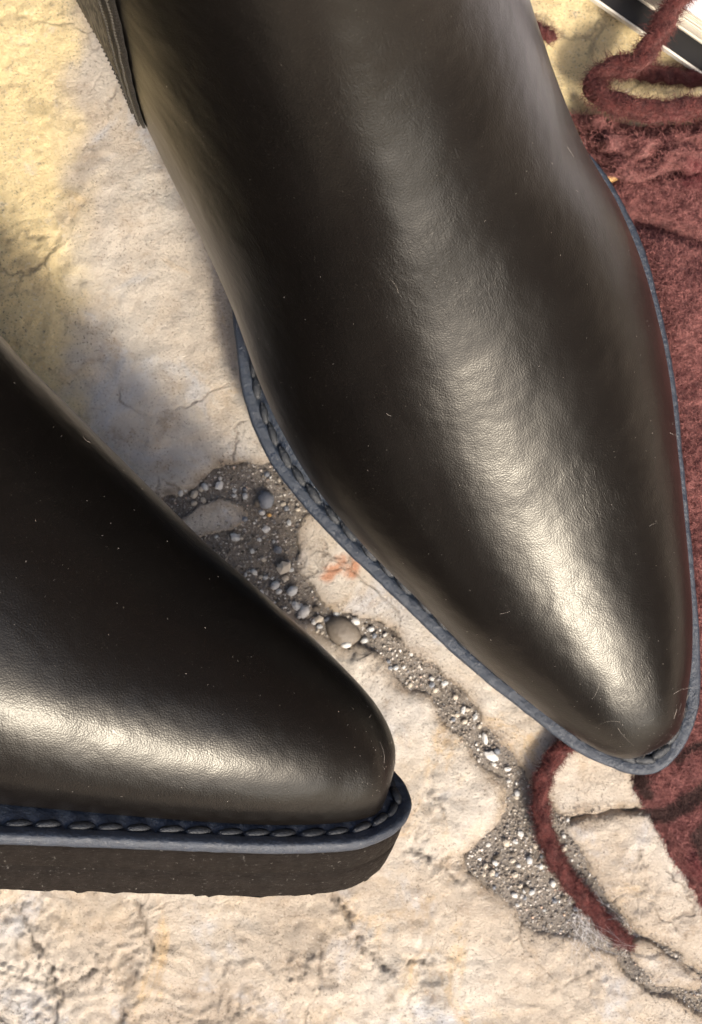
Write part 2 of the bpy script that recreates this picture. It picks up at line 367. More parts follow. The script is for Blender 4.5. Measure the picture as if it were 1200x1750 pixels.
# joint bed under and between the slabs, and the ground that goes on all round
xs, ys = np.arange(-17, 17.01, .14), np.arange(-20, 20.01, .14); X, Y = np.meshgrid(xs, ys, indexing='ij')
bedz = -.20 + (fbm(X * .9, Y * .9, 4, 5) - .5) * .34 + (fbm(X * 5, Y * 5, 3, 6) - .5) * .10
bx = np.full(X.shape, 9.)
for q in SL: d_, i_ = polydist(X, Y, q); bx = np.minimum(bx, np.where(i_, -d_, d_))
PX_, PY_ = 600 + X * F / H, 875 - Y * F / H
bedz = np.where(bx < -.22, np.minimum(bedz, -.62), bedz); bedz = np.where((PX_ > 975) & (PY_ > 1350) & (PY_ < 1425), -.62, bedz)
bed = mesh('joint_bed', np.stack([X, Y, bedz], -1).reshape(-1, 3), gridfaces(len(xs), len(ys)), M_bed); tag(bed, kind='structure')
def _far():
    t = NT('far_flagstone_paving')
    d = t.n('ShaderNodeTexVoronoi', _feature='DISTANCE_TO_EDGE', Vector=t.n('ShaderNodeVectorMath', _operation='ADD', i0=t.tc, i1=t.n('ShaderNodeVectorMath', _operation='SCALE', i0=t.n('ShaderNodeTexNoise', Vector=t.tc, Scale=12).outputs['Color'], Scale=.05).outputs[0]).outputs[0], Scale=3.4).outputs[0]
    c = t.ramp(t.noise(14, 5, .65), [(.3, (.46, .37, .29)), (.55, (.60, .52, .43)), (.75, (.52, .48, .45))])
    c = t.mix(t.lev(d, .045, .02), c, (.14, .12, .10))
    return t.fin(c, .9, t.bump(t.lev(d, .01, .06), .6, .006, t.bump(t.noise(200, 5, .7), .6, .002)), .25)
a, b = 16.8, 19.8; O = 400
v = [(-O, -O, -.25), (O, -O, -.25), (O, O, -.25), (-O, O, -.25), (-a, -b, -.25), (a, -b, -.25), (a, b, -.25), (-a, b, -.25)]
gr = mesh('ground', v, [(0, 1, 5, 4), (1, 2, 6, 5), (2, 3, 7, 6), (3, 0, 4, 7)], _far(), smooth=False); tag(gr, kind='structure')

# gravel in the joints: grains as one mass, the bigger stones one by one
SL = [px2cm(q) for q in (A_, B_, C_, D_, E_, F_px)]
def in_joint(x, y, m=.03):
    ok = np.ones(x.shape, bool)
    for q in SL:
        d, i = polydist(x, y, q); ok &= ~(i & (d > m))
    return ok
ico_v = np.array([(0, 0, 1), (.894, 0, .447), (.276, .851, .447), (-.724, .526, .447), (-.724, -.526, .447), (.276, -.851, .447), (.724, .526, -.447), (-.276, .851, -.447), (-.894, 0, -.447), (-.276, -.851, -.447), (.724, -.526, -.447), (0, 0, -1)])
ico_f = np.array([(0, 1, 2), (0, 2, 3), (0, 3, 4), (0, 4, 5), (0, 5, 1), (1, 6, 2), (2, 7, 3), (3, 8, 4), (4, 9, 5), (5, 10, 1), (2, 6, 7), (3, 7, 8), (4, 8, 9), (5, 9, 10), (1, 10, 6), (6, 11, 7), (7, 11, 8), (8, 11, 9), (9, 11, 10), (10, 11, 6)])
gx, gy = rng.uniform(-10, 10.5, 230000), rng.uniform(-14.5, 2, 230000)
gpx, gpy = 600 + gx * F / H, 875 - gy * F / H; ok = in_joint(gx, gy, .07) & ~((gpx > 975) & (gpy > 1350) & (gpy < 1425)); gx, gy = gx[ok][:30000], gy[ok][:30000]
n = len(gx); gs = .010 + .040 * rng.random(n) ** 5
gz = -.20 + (fbm(gx * .9, gy * .9, 4, 5) - .5) * .34 + (fbm(gx * 5, gy * 5, 3, 6) - .5) * .10 + gs * .35
ex_, ey_ = rng.uniform(-9.5, 10, 60000), rng.uniform(-14, 2, 60000); dm = np.full(60000, 9.)
for q in SL: d_, i_ = polydist(ex_, ey_, q); dm = np.minimum(dm, np.where(i_, d_, 9))
ok = rng.random(60000) < np.exp(-dm / .16) * .8; ex_, ey_ = ex_[ok], ey_[ok]
gx, gy, gs, gz = np.r_[gx, ex_], np.r_[gy, ey_], np.r_[gs, rng.uniform(.008, .026, len(ex_))], np.r_[gz, np.full(len(ex_), -.06)]; n = len(gx)
V = ico_v[None] * (gs[:, None, None] * rng.uniform(.65, 1.25, (n, 12, 1))) * rng.uniform(.6, 1.2, (n, 1, 3)) + np.stack([gx, gy, gz], -1)[:, None]
g = mesh('joint_gravel', V.reshape(-1, 3), (np.arange(n)[:, None, None] * 12 + ico_f[None]).reshape(-1, 3), M_grain, smooth=False, attrs={'tone': np.repeat(rng.random(n) ** .9 * .98, 12)})
tag(g, 'fine mixed grey and white gravel filling the joints between the flagstones', 'gravel', kind='stuff')
def stone_mesh(name, mat, r, sq, seed, sub=2, rough=.12, edgy=0):
    import bmesh
    bm = bmesh.new(); bmesh.ops.create_icosphere(bm, subdivisions=sub, radius=1)
    rs = np.random.default_rng(seed); ax = [(Vector(rs.normal(size=3)).normalized(), rs.uniform(.62, .9)) for _ in range(9)]
    for q in bm.verts:
        c = q.co.copy()
        if edgy:
            for nrm, dd in ax:
                k = c.dot(nrm)
                if k > dd: c -= nrm * (k - dd)
        c *= 1 + rough * (float(vnoise(np.array([c.x * 2 + seed]), np.array([c.y * 2 + c.z * 1.7]))[0]) - .5)
        q.co = Vector((c.x * r * sq[0], c.y * r * sq[1], c.z * r * sq[2])) * .01
    me = bpy.data.meshes.new(name); bm.to_mesh(me); bm.free(); me.materials.append(mat)
    for p_ in me.polygons: p_.use_smooth = not edgy
    return me
def place(name, me, px, py, z, rz=0, parent=None):
    o = bpy.data.objects.new(name, me); COL.objects.link(o); o.location = Vector(P(px, py, z)) * .01; o.rotation_euler = (0, 0, rz)
    if parent: o.parent = parent
    return o
tag(place('pebble', stone_mesh('pebble', M_peb[0], .48, (1.05, .80, .55), 3, 3, .25), 586, 1079, -.14, -.3), 'largest smooth brown-grey pebble wedged in the joint between the two boots', 'pebble')
tag(place('glass_chip', stone_mesh('glass_chip', M_peb[1], .13, (1.2, .7, .7), 4, 2, .1), 592, 1102, -.02, .1), 'small shiny whitish chip touching the lower rim of the big brown-grey pebble', 'stone chip')
tag(place('quartz_chip', stone_mesh('quartz_chip', M_peb[1], .20, (1.25, .8, .6), 5, 2, .1, 1), 840, 1291, -.12, -.5), 'bright white angular quartz chip in the dark joint left of the red cord', 'stone chip')
tag(place('quartz_chip', stone_mesh('quartz_chip', M_peb[1], .15, (.5, 1.2, .5), 6, 2, .1, 1), 829, 1262, -.15, .2), 'thin upright sliver of white quartz just above the bright angular chip', 'stone chip')
tag(place('quartz_chip', stone_mesh('quartz_chip', M_peb[1], .10, (1.2, .8, .5), 8, 1, .1, 1), 868, 1314, -.15, .2), 'tiny white quartz chip below and right of the bright angular one', 'stone chip')
tag(place('orange_pebble', stone_mesh('orange_pebble', M_peb[5], .28, (1.5, .85, .7), 9, 2, .2), 1049, 297, .25, .4), 'small orange-yellow pebble against the maroon felt bag beside the upright boot', 'pebble')
SP = [(455, 855, 2, .30), (485, 970, 3, .26), (520, 1045, 1, .22), (505, 1035, 4, .16), (440, 860, 0, .14), (402, 918, 4, .17), (608, 1062, 1, .15), (545, 1058, 3, .16), (470, 1000, 4, .16), (488, 988, 3, .13), (540, 1040, 0, .12), (375, 830, 1, .16), (350, 832, 4, .13), (332, 845, 3, .15), (460, 880, 5, .08), (560, 1060, 2, .14), (575, 1050, 4, .12), (760, 1168, 4, .12), (738, 1160, 1, .09), (812, 1225, 4, .11), (690, 1140, 1, .08), (455, 905, 1, .14), (500, 1010, 4, .19), (475, 940, 2, .16), (865, 1440, 3, .14), (890, 1425, 1, .12), (905, 1470, 4, .13), (850, 1465, 0, .12), (925, 1480, 1, .10), (880, 1495, 3, .12), (945, 1510, 1, .12), (830, 1480, 3, .1), (900, 1520, 0, .12), (915, 1445, 3, .11)]
for sx, sy in zip(rng.uniform(300, 990, 1500), rng.uniform(800, 1560, 1500)):
    c = P(sx, sy)
    if in_joint(np.array([c[0]]), np.array([c[1]]), -.0)[0] and len(SP) < 190: SP.append((sx, sy, int(rng.choice([0, 1, 2, 3, 3, 4, 4])), rng.uniform(.055, .12)))
PM = [[stone_mesh('pebble', M_peb[k], 1, (1, .8, .62), 20 + k * 3 + j, 1, .3, j % 2) for j in range(2)] for k in range(6)]
for i, (sx, sy, k, r) in enumerate(SP):
    c = P(sx, sy); z = float(-.20 + (fbm(c[:1] * .9, c[1:2] * .9, 4, 5)[0] - .5) * .34) + r * .45
    o = place('pebble', PM[k][i % 2], sx, sy, z, rng.uniform(0, 6), bed); o.scale = (r,) * 3

# ------------------------------------------------------------ the boots
LAT = [(0, -.05), (.25, -.62), (.6, -.95), (1.3, -1.5), (2.33, -2.0), (4.8, -3.04), (6.8, -3.69), (8.8, -4.33), (10.3, -4.72), (11.8, -4.94), (13.4, -4.75), (14.9, -4.2), (17, -3.4), (20, -2.7), (23, -2.7), (26, -2.9), (28, -2.3), (29, -1.0)]
MED = [(29.2, .3), (28.6, 2.2), (27, 3.5), (24, 3.9), (20, 4.0), (17.5, 4.7), (15.5, 5.7), (14.0, 6.1), (12.0, 6.05), (10.3, 5.65), (8.6, 5.12), (6.9, 4.41), (4.92, 3.57), (2.7, 2.6), (1.2, 1.8), (.6, 1.3), (.14, .63)]
OUT, PERI = resample(catmull(LAT + MED, 10, True), 640, True)
nrm = unit(np.roll(OUT, -1, 0) - np.roll(OUT, 1, 0)); NRM = np.stack([-nrm[:, 1], nrm[:, 0]], 1)
if ((OUT + NRM * .1 - [13, .8]) ** 2).sum() > ((OUT - [13, .8]) ** 2).sum(): NRM = -NRM     # pointing inwards
#  ring table: top point (u,w) | bottom point (u,w) | lateral, medial half reach | ridge v | height fraction of max width | bottom closing
RG = [(.62, 2.50, .62, 2.00, -.20, .42, .10, .45, 0), (.70, 3.0, .68, 2.00, -.50, .66, .11, .42, 0), (.90, 3.45, .83, 2.00, -.78, .92, .12, .40, 0), (1.35, 3.95, 1.2, 2.00, -1.14, 1.27, .14, .38, 0),
      (2.05, 4.42, 1.95, 2.00, -1.56, 1.78, .12, .35, 0), (3.2, 4.92, 3.2, 2.00, -2.12, 2.44, .08, .32, 0), (4.8, 5.5, 4.9, 2.00, -2.78, 3.17, .0, .30, 0), (6.6, 6.2, 6.9, 2.00, -3.36, 3.94, .0, .28, 0),
      (8.4, 7.1, 9.0, 2.00, -3.95, 4.7, .05, .26, 0), (10.1, 8.1, 11.2, 2.00, -4.30, 5.2, .1, .25, 0), (11.7, 9.2, 13.6, 2.00, -4.25, 5.35, .1, .26, 0), (13.2, 10.5, 16.4, 2.00, -3.9, 5.1, .05, .28, 0),
      (14.6, 11.8, 19.6, 2.00, -3.75, 5.05, 0, .34, 0), (15.8, 13.1, 23.0, 2.00, -3.7, 5.1, -.1, .40, .1), (16.8, 14.5, 26.2, 2.05, -3.8, 5.15, -.1, .44, .35), (17.6, 15.9, 28.0, 3.6, -3.9, 5.1, -.1, .48, .7),
      (18.2, 17.3, 28.3, 6.6, -3.95, 4.95, -.1, .5, 1), (18.6, 18.9, 28.3, 10.2, -3.95, 4.8, -.1, .5, 1), (18.9, 20.4, 28.4, 14.2, -4.0, 4.7, -.1, .5, 1), (19.15, 22.2, 28.8, 18.6, -4.1, 4.6, -.1, .5, 1), (19.3, 23.6, 29.2, 22.4, -4.15, 4.6, -.1, .5, 1)]
def upper_surface(nr=14, nphi=72):
    rg = catmull(np.array(RG), nr); rows = []
    ph = np.linspace(-math.pi / 2, math.pi / 2, nphi // 2 + 1)
    for r in rg:
        ut, wt, ub, wb, al, am, cr, sm, bc = r; bc = min(max(bc, 0), 1)
        s = np.where(ph > 0, sm + (1 - sm) * np.sin(np.abs(ph)), sm - sm * np.sin(np.abs(ph)))
        f = np.where(ph > 0, np.cos(ph) ** .92, (1 - bc) * (1 - .07 * np.sin(ph) ** 2) + bc * np.cos(ph))
        f = np.maximum(f, 0)
        uu, ww = ub + (ut - ub) * s, wb + (wt - wb) * s
        L = np.stack([uu, cr * s ** .5 + (al - cr * s ** .5) * f, ww], 1); fm = np.where(ph > 0, f, (1 - bc) * (1 - .06 * np.sin(ph) ** 2) + bc * np.cos(ph)); Mm = np.stack([uu, cr * s ** .5 + (am - cr * s ** .5) * fm, ww], 1)
        rows.append(np.vstack([L, Mm[::-1][1:]]))
    return np.array(rows)
U0 = upper_surface()
def pinch(u, v, w):      # small dents and folds of the worn toe and the instep
    d = .10 * np.exp(-(((u - 1.9) / .5) ** 2 + ((v - 1.1) / .5) ** 2 + ((w - 3.2) / .6) ** 2))
    d += .022 * np.exp(-((u - 12.6 - .25 * v) / .5) ** 2) * np.exp(-((w - 9) / 3) ** 2) + .016 * np.exp(-((u - 11.0 + .2 * v) / .4) ** 2) * np.exp(-((w - 7) / 3) ** 2)
    return d
def boot(name, M4, mirror, label, seed, lean=0.0):
    s = -1.0 if mirror else 1.0
    root = empty(name, mat=M4); tag(root, label, 'boot', 'pair of black leather chelsea boots')
    flip = lambda a: np.asarray(a, float) * [1, s, 1]
    g = U0.copy(); n0 = unit(np.cross(np.gradient(g, axis=0), np.gradient(g, axis=1)))
    cen = np.array([14, .4, 6]); 
    sgn = np.sign(((g - g.mean(axis=1, keepdims=True)) * n0).sum(-1, keepdims=True)); n0 = n0 * sgn
    u, v_, w = g[..., 0], g[..., 1], g[..., 2]
    lump = (fbm(u * .5 + seed, v_ * .5 + w * .4, 3, seed) - .5) * .05 * sstep(2.2, 4.5, w)
    g = g + n0 * (lump - pinch(u, v_, w))[..., None]
    a, b = g.shape[:2]
    g[..., 1] += lean * np.maximum(g[..., 2] - 5, 0) ** 1.1
    up = mesh('upper', flip(g.reshape(-1, 3)), gridfaces(a, b), M_leather, root)
    # a folded rim and dark lining at the opening (out of the picture)
    rim = g[-1]; rv, rf = tube(rim, .16, 8); mesh('collar', flip(rv), rf, M_edging, root)
    inn = [rim]; c0 = rim.mean(axis=0)
    for k in (1, 2, 3): inn.append(c0 + (rim - c0) * .95 + np.array([0.3, 0, -4.0 * k]))
    inn = np.array(inn); lv = inn.reshape(-1, 3); lf = [tuple(q) for q in gridfaces(4, b)] + [tuple(3 * b + q for q in range(b))]
    mesh('lining', flip(lv), lf, M_dark, root)
    # ---- sole layers: loops round the outline
    def band(nm, prof, mat, u0=-9, u1=99, noise=0, cap=True, parent=root, fn=None):
        pr = np.array(prof, float); K = len(pr); N = len(OUT)
        th = np.arange(N)
        off = pr[:, 0][None] * np.ones((N, 1)); ww = pr[:, 1][None] * np.ones((N, 1))
        if fn is not None: off, ww = fn(off, ww)
        xy = OUT[:, None] + NRM[:, None] * off[..., None]
        if u0 > -9 or u1 < 99:
            for lim, outb in ((u0, xy[..., 0] < u0), (u1, xy[..., 0] > u1)):
                e_ = OUT[np.argsort(np.abs(OUT[:, 0] - lim))[:8], 1]
                xy[..., 1] = np.where(outb, np.clip(xy[..., 1], e_.min(), e_.max()), xy[..., 1])
            xy[..., 0] = np.clip(xy[..., 0], u0, u1)
        V = np.concatenate([xy, ww[..., None]], -1)
        if noise:
            k = (fbm(th[:, None] * .35 + 0 * ww, ww * 6, 3, seed + 9) - .5) * noise; V[..., :2] += NRM[:, None] * k[..., None]
        F_ = [tuple(q) for q in gridfaces(N, K, wrap_a=True)]
        V = V.reshape(-1, 3)
        if cap: F_ += [tuple(i * K for i in range(N)), tuple(i * K + K - 1 for i in range(N))[::-1]]
        o = mesh(nm, flip(V), F_, mat, parent); return o
    def burr(off, ww):       # ragged rubber flashing along the bottom edge
        k = (hash2(np.arange(640), np.zeros(640), seed) > .82).astype(float); k2 = vnoise(np.arange(640) * .6, np.zeros(640), seed + 2)
        ww[:, 0] -= k * .07 + (k2 - .5) * .06; ww[:, 1] -= k * .03 + (k2 - .5) * .04; return off, ww
    band('outsole', [(.10, 0.02), (.05, 0.06), (.03, .20), (.0, .55), (.0, .82), (.07, .90)], M_out, u1=18.6, noise=.02, fn=burr)
    band('heel', [(.12, -.0), (.06, 0.06), (.03, .30), (.0, .86), (.03, .90)], M_out, u0=19.6)
    band('midsole', [(.09, .86), (.07, .89), (-.01, .95), (-.01, 1.45), (.0, 1.60), (.03, 1.62)], M_mid, noise=.025)
    # welt with a stitch channel and awl holes
    prof = [(.05, 1.60), (-.03, 1.63), (-.06, 1.70), (-.06, 1.84), (-.03, 1.90), (.02, 1.925), (.10, 1.92), (.20, 1.915), (.22, 1.91), (.26, 1.89), (.30, 1.86), (.35, 1.85), (.40, 1.87), (.46, 1.90), (.60, 1.93), (.85, 1.95), (1.1, 1.95)]
    NS = int(PERI / .66); 
    ph = (np.arange(640) / 640 * NS) % 1
    hole = np.exp(-(np.minimum(ph, 1 - ph) / .07) ** 2)
    def chan(off, ww):
        o = off[0]; prof_h = np.exp(-((o - .36) / .085) ** 2)
        ww = ww - hole[:, None] * prof_h[None] * .17 + (fbm(np.arange(640)[:, None] * .25 + 0 * ww, off * 9, 3, seed) - .5) * .035 * (off > -.02)
        ww = ww - (o > .25)[None] * hole[:, None] * .0
        return off, ww
    band('welt', prof, M_welt, fn=chan, noise=.03)
    # stitches: a twisted padded strand between each two holes
    k, m = 9, 6; t = np.linspace(-1, 1, k); st = []
    for i_, tt in enumerate(t):
        r = .11 * math.sqrt(max(1 - abs(tt) ** 2.6, .02)); zc = .05 * (1 - tt * tt)
        for q in range(m):
            a_ = q / m * 2 * math.pi + tt * .9
            st.append((tt * .325, math.cos(a_) * r, zc + math.sin(a_) * r * .5))
    st = np.array(st); sf = [tuple(q) for q in gridfaces(k, m, wrap_b=True)] + [tuple(range(m)), tuple((k - 1) * m + q for q in range(m))]
    base = mesh('stitch', st, sf, M_thread, root); sme = base.data
    for j in range(NS):
        f_ = (j + .5) / NS * 640; i0 = int(f_) % 640
        c = OUT[i0] + NRM[i0] * .335; tg = OUT[(i0 + 4) % 640] - OUT[(i0 - 4) % 640]
        ang = math.atan2(tg[1] * s, tg[0]) + .13 * s
        o = base if j == 0 else base.copy()
        if j: COL.objects.link(o); o.parent = root
        o.location = Vector((c[0], c[1] * s, 1.875)) * .01; o.rotation_euler = (0, 0, ang)
        o.scale = (rng.uniform(.9, 1.04), rng.uniform(.85, 1.15), rng.uniform(.8, 1.2))
    # ---- elastic gussets on both sides
    pts = g.reshape(-1, 3); nn = n0.reshape(-1, 3)
    def surf(q, side):
        sel = (pts[:, 1] * side > 1.2) & (pts[:, 2] > 2.6); pp, ns = pts[sel], nn[sel]; out, on = [], []
        for (a_, b_) in q:
            d2 = (pp[:, 0] - a_) ** 2 + (pp[:, 2] - b_) ** 2; ix = np.argpartition(d2, 26)[:26]; w_ = 1 / (d2[ix] + .03)
            w_ /= w_.sum(); out.append((a_, w_ @ pp[ix, 1], b_)); on.append(w_ @ ns[ix])
        return np.array(out), unit(np.array(on))
    for side in (-1, 1):
        gu, gw = np.linspace(-1, 1, 44), np.linspace(0, 1, 60); q = []
        for b_ in gw:
            wv = 4.2 + 18.2 * b_; hw = 2.5 * min(1, math.sqrt(max(1 - max(0, 1 - b_ * 11) ** 2, .0)) + .03); cc = 22.55 + 1.9 * b_
            for a_ in gu: q.append((cc + a_ * hw, wv))
        sp, sn = surf(q, side); rib = .02 * np.sin(np.tile(np.arange(44), 60) * 1.57) ** 2; sp = sp + sn * (.03 + rib)[:, None]
        mesh('elastic_gusset', flip(sp), gridfaces(60, 44), M_elastic, root)
        e = []
        for b_ in np.linspace(1, 0, 60): e.append((22.55 + 1.9 * b_ - 2.5 * min(1, math.sqrt(max(1 - max(0, 1 - b_ * 11) ** 2, 0))), 4.2 + 18.2 * b_))
        for b_ in np.linspace(0, 1, 60)[1:]: e.append((22.55 + 1.9 * b_ + 2.5 * min(1, math.sqrt(max(1 - max(0, 1 - b_ * 11) ** 2, 0))), 4.2 + 18.2 * b_))
        e, Ln = resample(np.array(e), 300); tg = unit(np.gradient(e, axis=0)); no = np.stack([-tg[:, 1], tg[:, 0]], 1)
        if ((e[150] + no[150] - [22.8, 16]) ** 2).sum() < ((e[150] - [22.8, 16]) ** 2).sum(): no = -no
        offs = [-.16, -.14, .0, .18, .36, .52, .55]; hh = [0, .06, .08, .07, .08, .06, 0]
        q = [tuple(e[i_] + no[i_] * o_) for i_ in range(300) for o_ in offs]; sp, sn = surf(q, side); sp = sp + sn * (.03 + np.tile(hh, 300))[:, None]
        ed = mesh('gusset_edging', flip(sp), gridfaces(300, 7), M_edging, root)
        vs, fs = [], []
        for i_ in range(2, 298, 1):
            for o_ in (.08, .40):
                c, cn = surf([tuple(e[i_] + no[i_] * o_)], side); c2, _ = surf([tuple(e[i_] + no[i_] * (o_ + .03) + tg[i_] * .10)], side)
                p0, p1 = c[0] + cn[0] * .125, c2[0] + cn[0] * .125
                tv, tf = tube(np.array([p0, (p0 + p1) / 2 + cn[0] * .03, p1]), [.012, .026, .012], 5)
                fs += [tuple(q_ + len(vs) for q_ in ff) for ff in tf]; vs += list(tv)
        tag(mesh('edging_stitches', flip(vs), fs, M_lintthread, ed), kind='stuff')
    # ---- lint: specks and a few loose hairs lying on the leather
    vis = ((g[:-40, :, 2] > 2.8) & (g[:-40, :, 2] < 10.5)).ravel(); P3 = g[:-40].reshape(-1, 3)[vis]; N3 = n0[:-40].reshape(-1, 3)[vis]
    ix = rng.choice(len(P3), 420); jit = rng.normal(size=(420, 3)) * .05
    hv, hf, _ = hairs(P3[ix] + N3[ix] * .02, np.cross(N3[ix], rng.normal(size=(420, 3))), rng.uniform(.015, .04, 420), rng.uniform(.003, .006, 420), .2, 2)
    ix = rng.choice(len(P3), 34)
    hv2, hf2, _ = hairs(P3[ix] + N3[ix] * .03, np.cross(N3[ix], rng.normal(size=(34, 3))), rng.uniform(.15, .6, 34), rng.uniform(.002, .0042, 34), .45, 6)
    tag(mesh('lint', flip(np.vstack([hv, hv2])), np.vstack([hf, hf2 + len(hv)]), M_lint, root), kind='stuff')
    return root
M_lintthread = flat('grey_thread', (.06, .054, .045), .5)
# upright boot: toe tip towards the lower right, sole on the paving, toe resting on the bag edge
th = R(28.5); ptc = .022
ax_u = Vector((-math.sin(th) * math.cos(ptc), math.cos(th) * math.cos(ptc), -math.sin(ptc))); ax_v = Vector((math.cos(th), math.sin(th), 0)); ax_w = ax_u.cross(-ax_v) 
if ax_w.z < 0: ax_w = -ax_w
def pose(au, av, aw, T):
    m = Matrix.Identity(4)
    for i in range(3): m[i][0], m[i][1], m[i][2], m[i][3] = au[i], av[i], aw[i], T[i] * .01
    return m
T1 = np.array([8.0 * .985, -6.712 * .985, .65])
M1 = pose(ax_u, ax_v, ax_w, T1)
# local frame must be right-handed for a plain rotation; the mirrored last is baked into the mesh instead
def frame(au, av, aw, T):
    if au.cross(av).dot(aw) < 0: return pose(au, -av, aw, T), True
    return pose(au, av, aw, T), False
M1, mir1 = frame(ax_u, ax_v, ax_w, T1)
boot('upright_boot', M1, mir1, 'black pointed leather chelsea boot standing upright, toe pointing down beside the maroon felt bag', 11, .058)
# tilted boot: rolled on its side edge, welt and sole side facing the viewer
N2 = Vector((.2592, .7829, .5656)); u2 = Vector((-.9419, .3344, -.0312)); v2 = Vector((-.2135, -.5247, .8241))
T2 = np.array([.893, -8.45, 4.40])
M2, mir2 = frame(u2, v2, N2, T2)
boot('tilted_boot', M2, mir2, 'black pointed leather chelsea boot tipped on its edge, stitched welt and thick sole showing', 23, -.11)
# ------------------------------------------------------------ the maroon felt drawstring bag
def surf_noise_h(X, Y):
    h = .42 + 1.0 * (fbm(X * .45, Y * .45, 3, 61) - .35) + .10 * (fbm(X * 2, Y * 2, 3, 62) - .5) + .05 * (fbm(X * 9, Y * 9, 3, 63) - .5)
    return h
bag = empty('drawstring_bag', P(1200, 1000)); tag(bag, 'maroon fuzzy felt drawstring bag with black print lying along the upright boot', 'bag')
BP = px2cm([(1078, 1300), (1092, 1350), (1122, 1400), (1150, 1450), (1178, 1500), (1205, 1545), (1290, 1690), (1500, 1900), (1700, 1900), (1720, 900), (1600, 420), (1330, 300), (1180, 300), (1100, 306), (1046, 312), (1020, 330), (1060, 500), (1120, 700), (1130, 900), (1120, 1100), (1085, 1240)])
PRN = [([(1068, 1322), (1088, 1326)], .22), ([(1084, 1328), (1100, 1352)], .16), ([(1105, 1395), (1140, 1380), (1170, 1362), (1215, 1338)], .24), ([(1215, 1338), (1260, 1300), (1250, 1250), (1180, 1272), (1150, 1290)], .12), ([(1190, 1422), (1205, 1455), (1225, 1475)], .32), ([(1225, 1420), (1300, 1440)], .25)]
def bagmesh():
    st = .075; xs, ys = np.arange(6.2, 17.5, st), np.arange(-16, 9.4, st); X, Y = np.meshgrid(xs, ys, indexing='ij')
    wx = X + (fbm(X * 2, Y * 2, 3, 66) - .5) * .18; wy = Y + (fbm(X * 2, Y * 2, 3, 67) - .5) * .18
    d, ins = polydist(wx, wy, BP); sd = np.where(ins, d, -d)
    hh = surf_noise_h(X, Y)
    # kept low where the sole rests on it, fuller away from the boot
    o3 = np.c_[OUT, np.zeros(len(OUT))]; A = np.array(M1)[:3, :3]; q = o3 * [1, -1 if mir1 else 1, 1] @ A.T + T1
    ds, i2 = polydist(X, Y, q[::8, :2]); near = np.where(i2, 0, ds)
    hh = np.minimum(hh, .30 + np.maximum(near - .1, 0) * .9) * 1.0
    hh += .9 * np.exp(-((Y - 6.0 + .25 * (X - 8)) / 1.3) ** 2) * sstep(0.1, .8, near) * .8
    hh -= .55 * np.exp(-((Y - 7.4 + .30 * (X - 9)) / .22) ** 2)
    z = -.02 + np.maximum(hh, .12) * sstep(-.02, .30, sd) ** .5
    keep = sd > -.05; kc = keep[:-1, :-1] | keep[1:, :-1] | keep[:-1, 1:] | keep[1:, 1:]
    f = gridfaces(len(xs), len(ys))[kc.ravel()]; used = np.unique(f); re = -np.ones(X.size, int); re[used] = np.arange(len(used))
    pr = np.zeros_like(X)
    for pts, wd in PRN:
        dd, _ = polydist(wx, wy, px2cm(pts), False); pr = np.maximum(pr, sstep(wd + .03, wd - .05, dd))
    v = np.stack([X, Y, z], -1).reshape(-1, 3)[used]; pr = pr.ravel()[used]
    v0 = v - P(1200, 1000)
    b = mesh('bag_body', v0, re[f], M_felt, bag, attrs={'print': pr})
    return v, pr
bv, bpr = bagmesh()
def fuzz(pts, nor, n, lo, hi, rad, parent, off, pr=None, up=.7, name='fuzz', mat=None):
    ix = rng.integers(0, len(pts), n)
    d = unit(nor[ix]) * up + rng.normal(size=(n, 3)) * .75
    v, f, m = hairs(pts[ix] + rng.normal(size=(n, 3)) * .03, d, rng.uniform(lo, hi, n) * rng.uniform(.4, 1, n), rng.uniform(.6, 1.2, n) * rad, .7, 3)
    o = mesh(name, v - off, f, mat or M_fuzz, parent, attrs={'print': np.repeat(pr[ix] if pr is not None else np.zeros(n), m)})
    return tag(o, kind='stuff')
inv = (bv[:, 0] < 10.2) & (bv[:, 1] > -14.5) & (bv[:, 1] < 9)
fuzz(bv[inv], np.tile([0, 0, 1.], (inv.sum(), 1)), 48000, .06, .24, .0095, bag, P(1200, 1000), bpr[inv])
# gathered neck of the bag: soft pleats pinched by the drawstring
def neck():
    n, m = 90, 70; a = np.linspace(0, 1, n); b = np.linspace(0, 1, m); A_, B2 = np.meshgrid(a, b, indexing='ij')
    lo = catmull([P(1035, 312, .2), P(1110, 318, .4), P(1190, 300, .4), P(1320, 285, .3)], 10); hi = catmull([P(975, 190, .2), P(1040, 205, .4), P(1130, 215, .5), P(1320, 200, .4)], 10)
    lo, _ = resample(lo, n); hi, _ = resample(hi, n)
    p = lo[:, None] * (1 - B2[..., None]) + hi[:, None] * B2[..., None]
    pl = np.sin(A_ * 38 + 4 * fbm(A_ * 4, B2 * 3, 3, 71) + B2 * 3) * .14 + fbm(A_ * 9, B2 * 4, 4, 72) * .9 + .55 * np.sin(B2 * math.pi) - .2 - .35 * np.exp(-((B2 - .45) / .08) ** 2)
    p[..., 2] += pl * sstep(0, .12, A_) * np.minimum(sstep(0, .1, B2), sstep(1, .9, B2)) ; p[..., :2] += (np.stack([fbm(A_ * 6, B2 * 6, 3, 74), fbm(A_ * 6, B2 * 6, 3, 75)], -1) - .5) * .55
    v = p.reshape(-1, 3); mesh('gathered_neck', v - P(1200, 1000), gridfaces(n, m), M_felt, bag, attrs={'print': np.zeros(len(v))})
    return v
nv = neck(); fuzz(nv, np.tile([0, 0, 1.], (len(nv), 1)), 9000, .08, .34, .009, bag, P(1200, 1000), name='neck_fuzz')
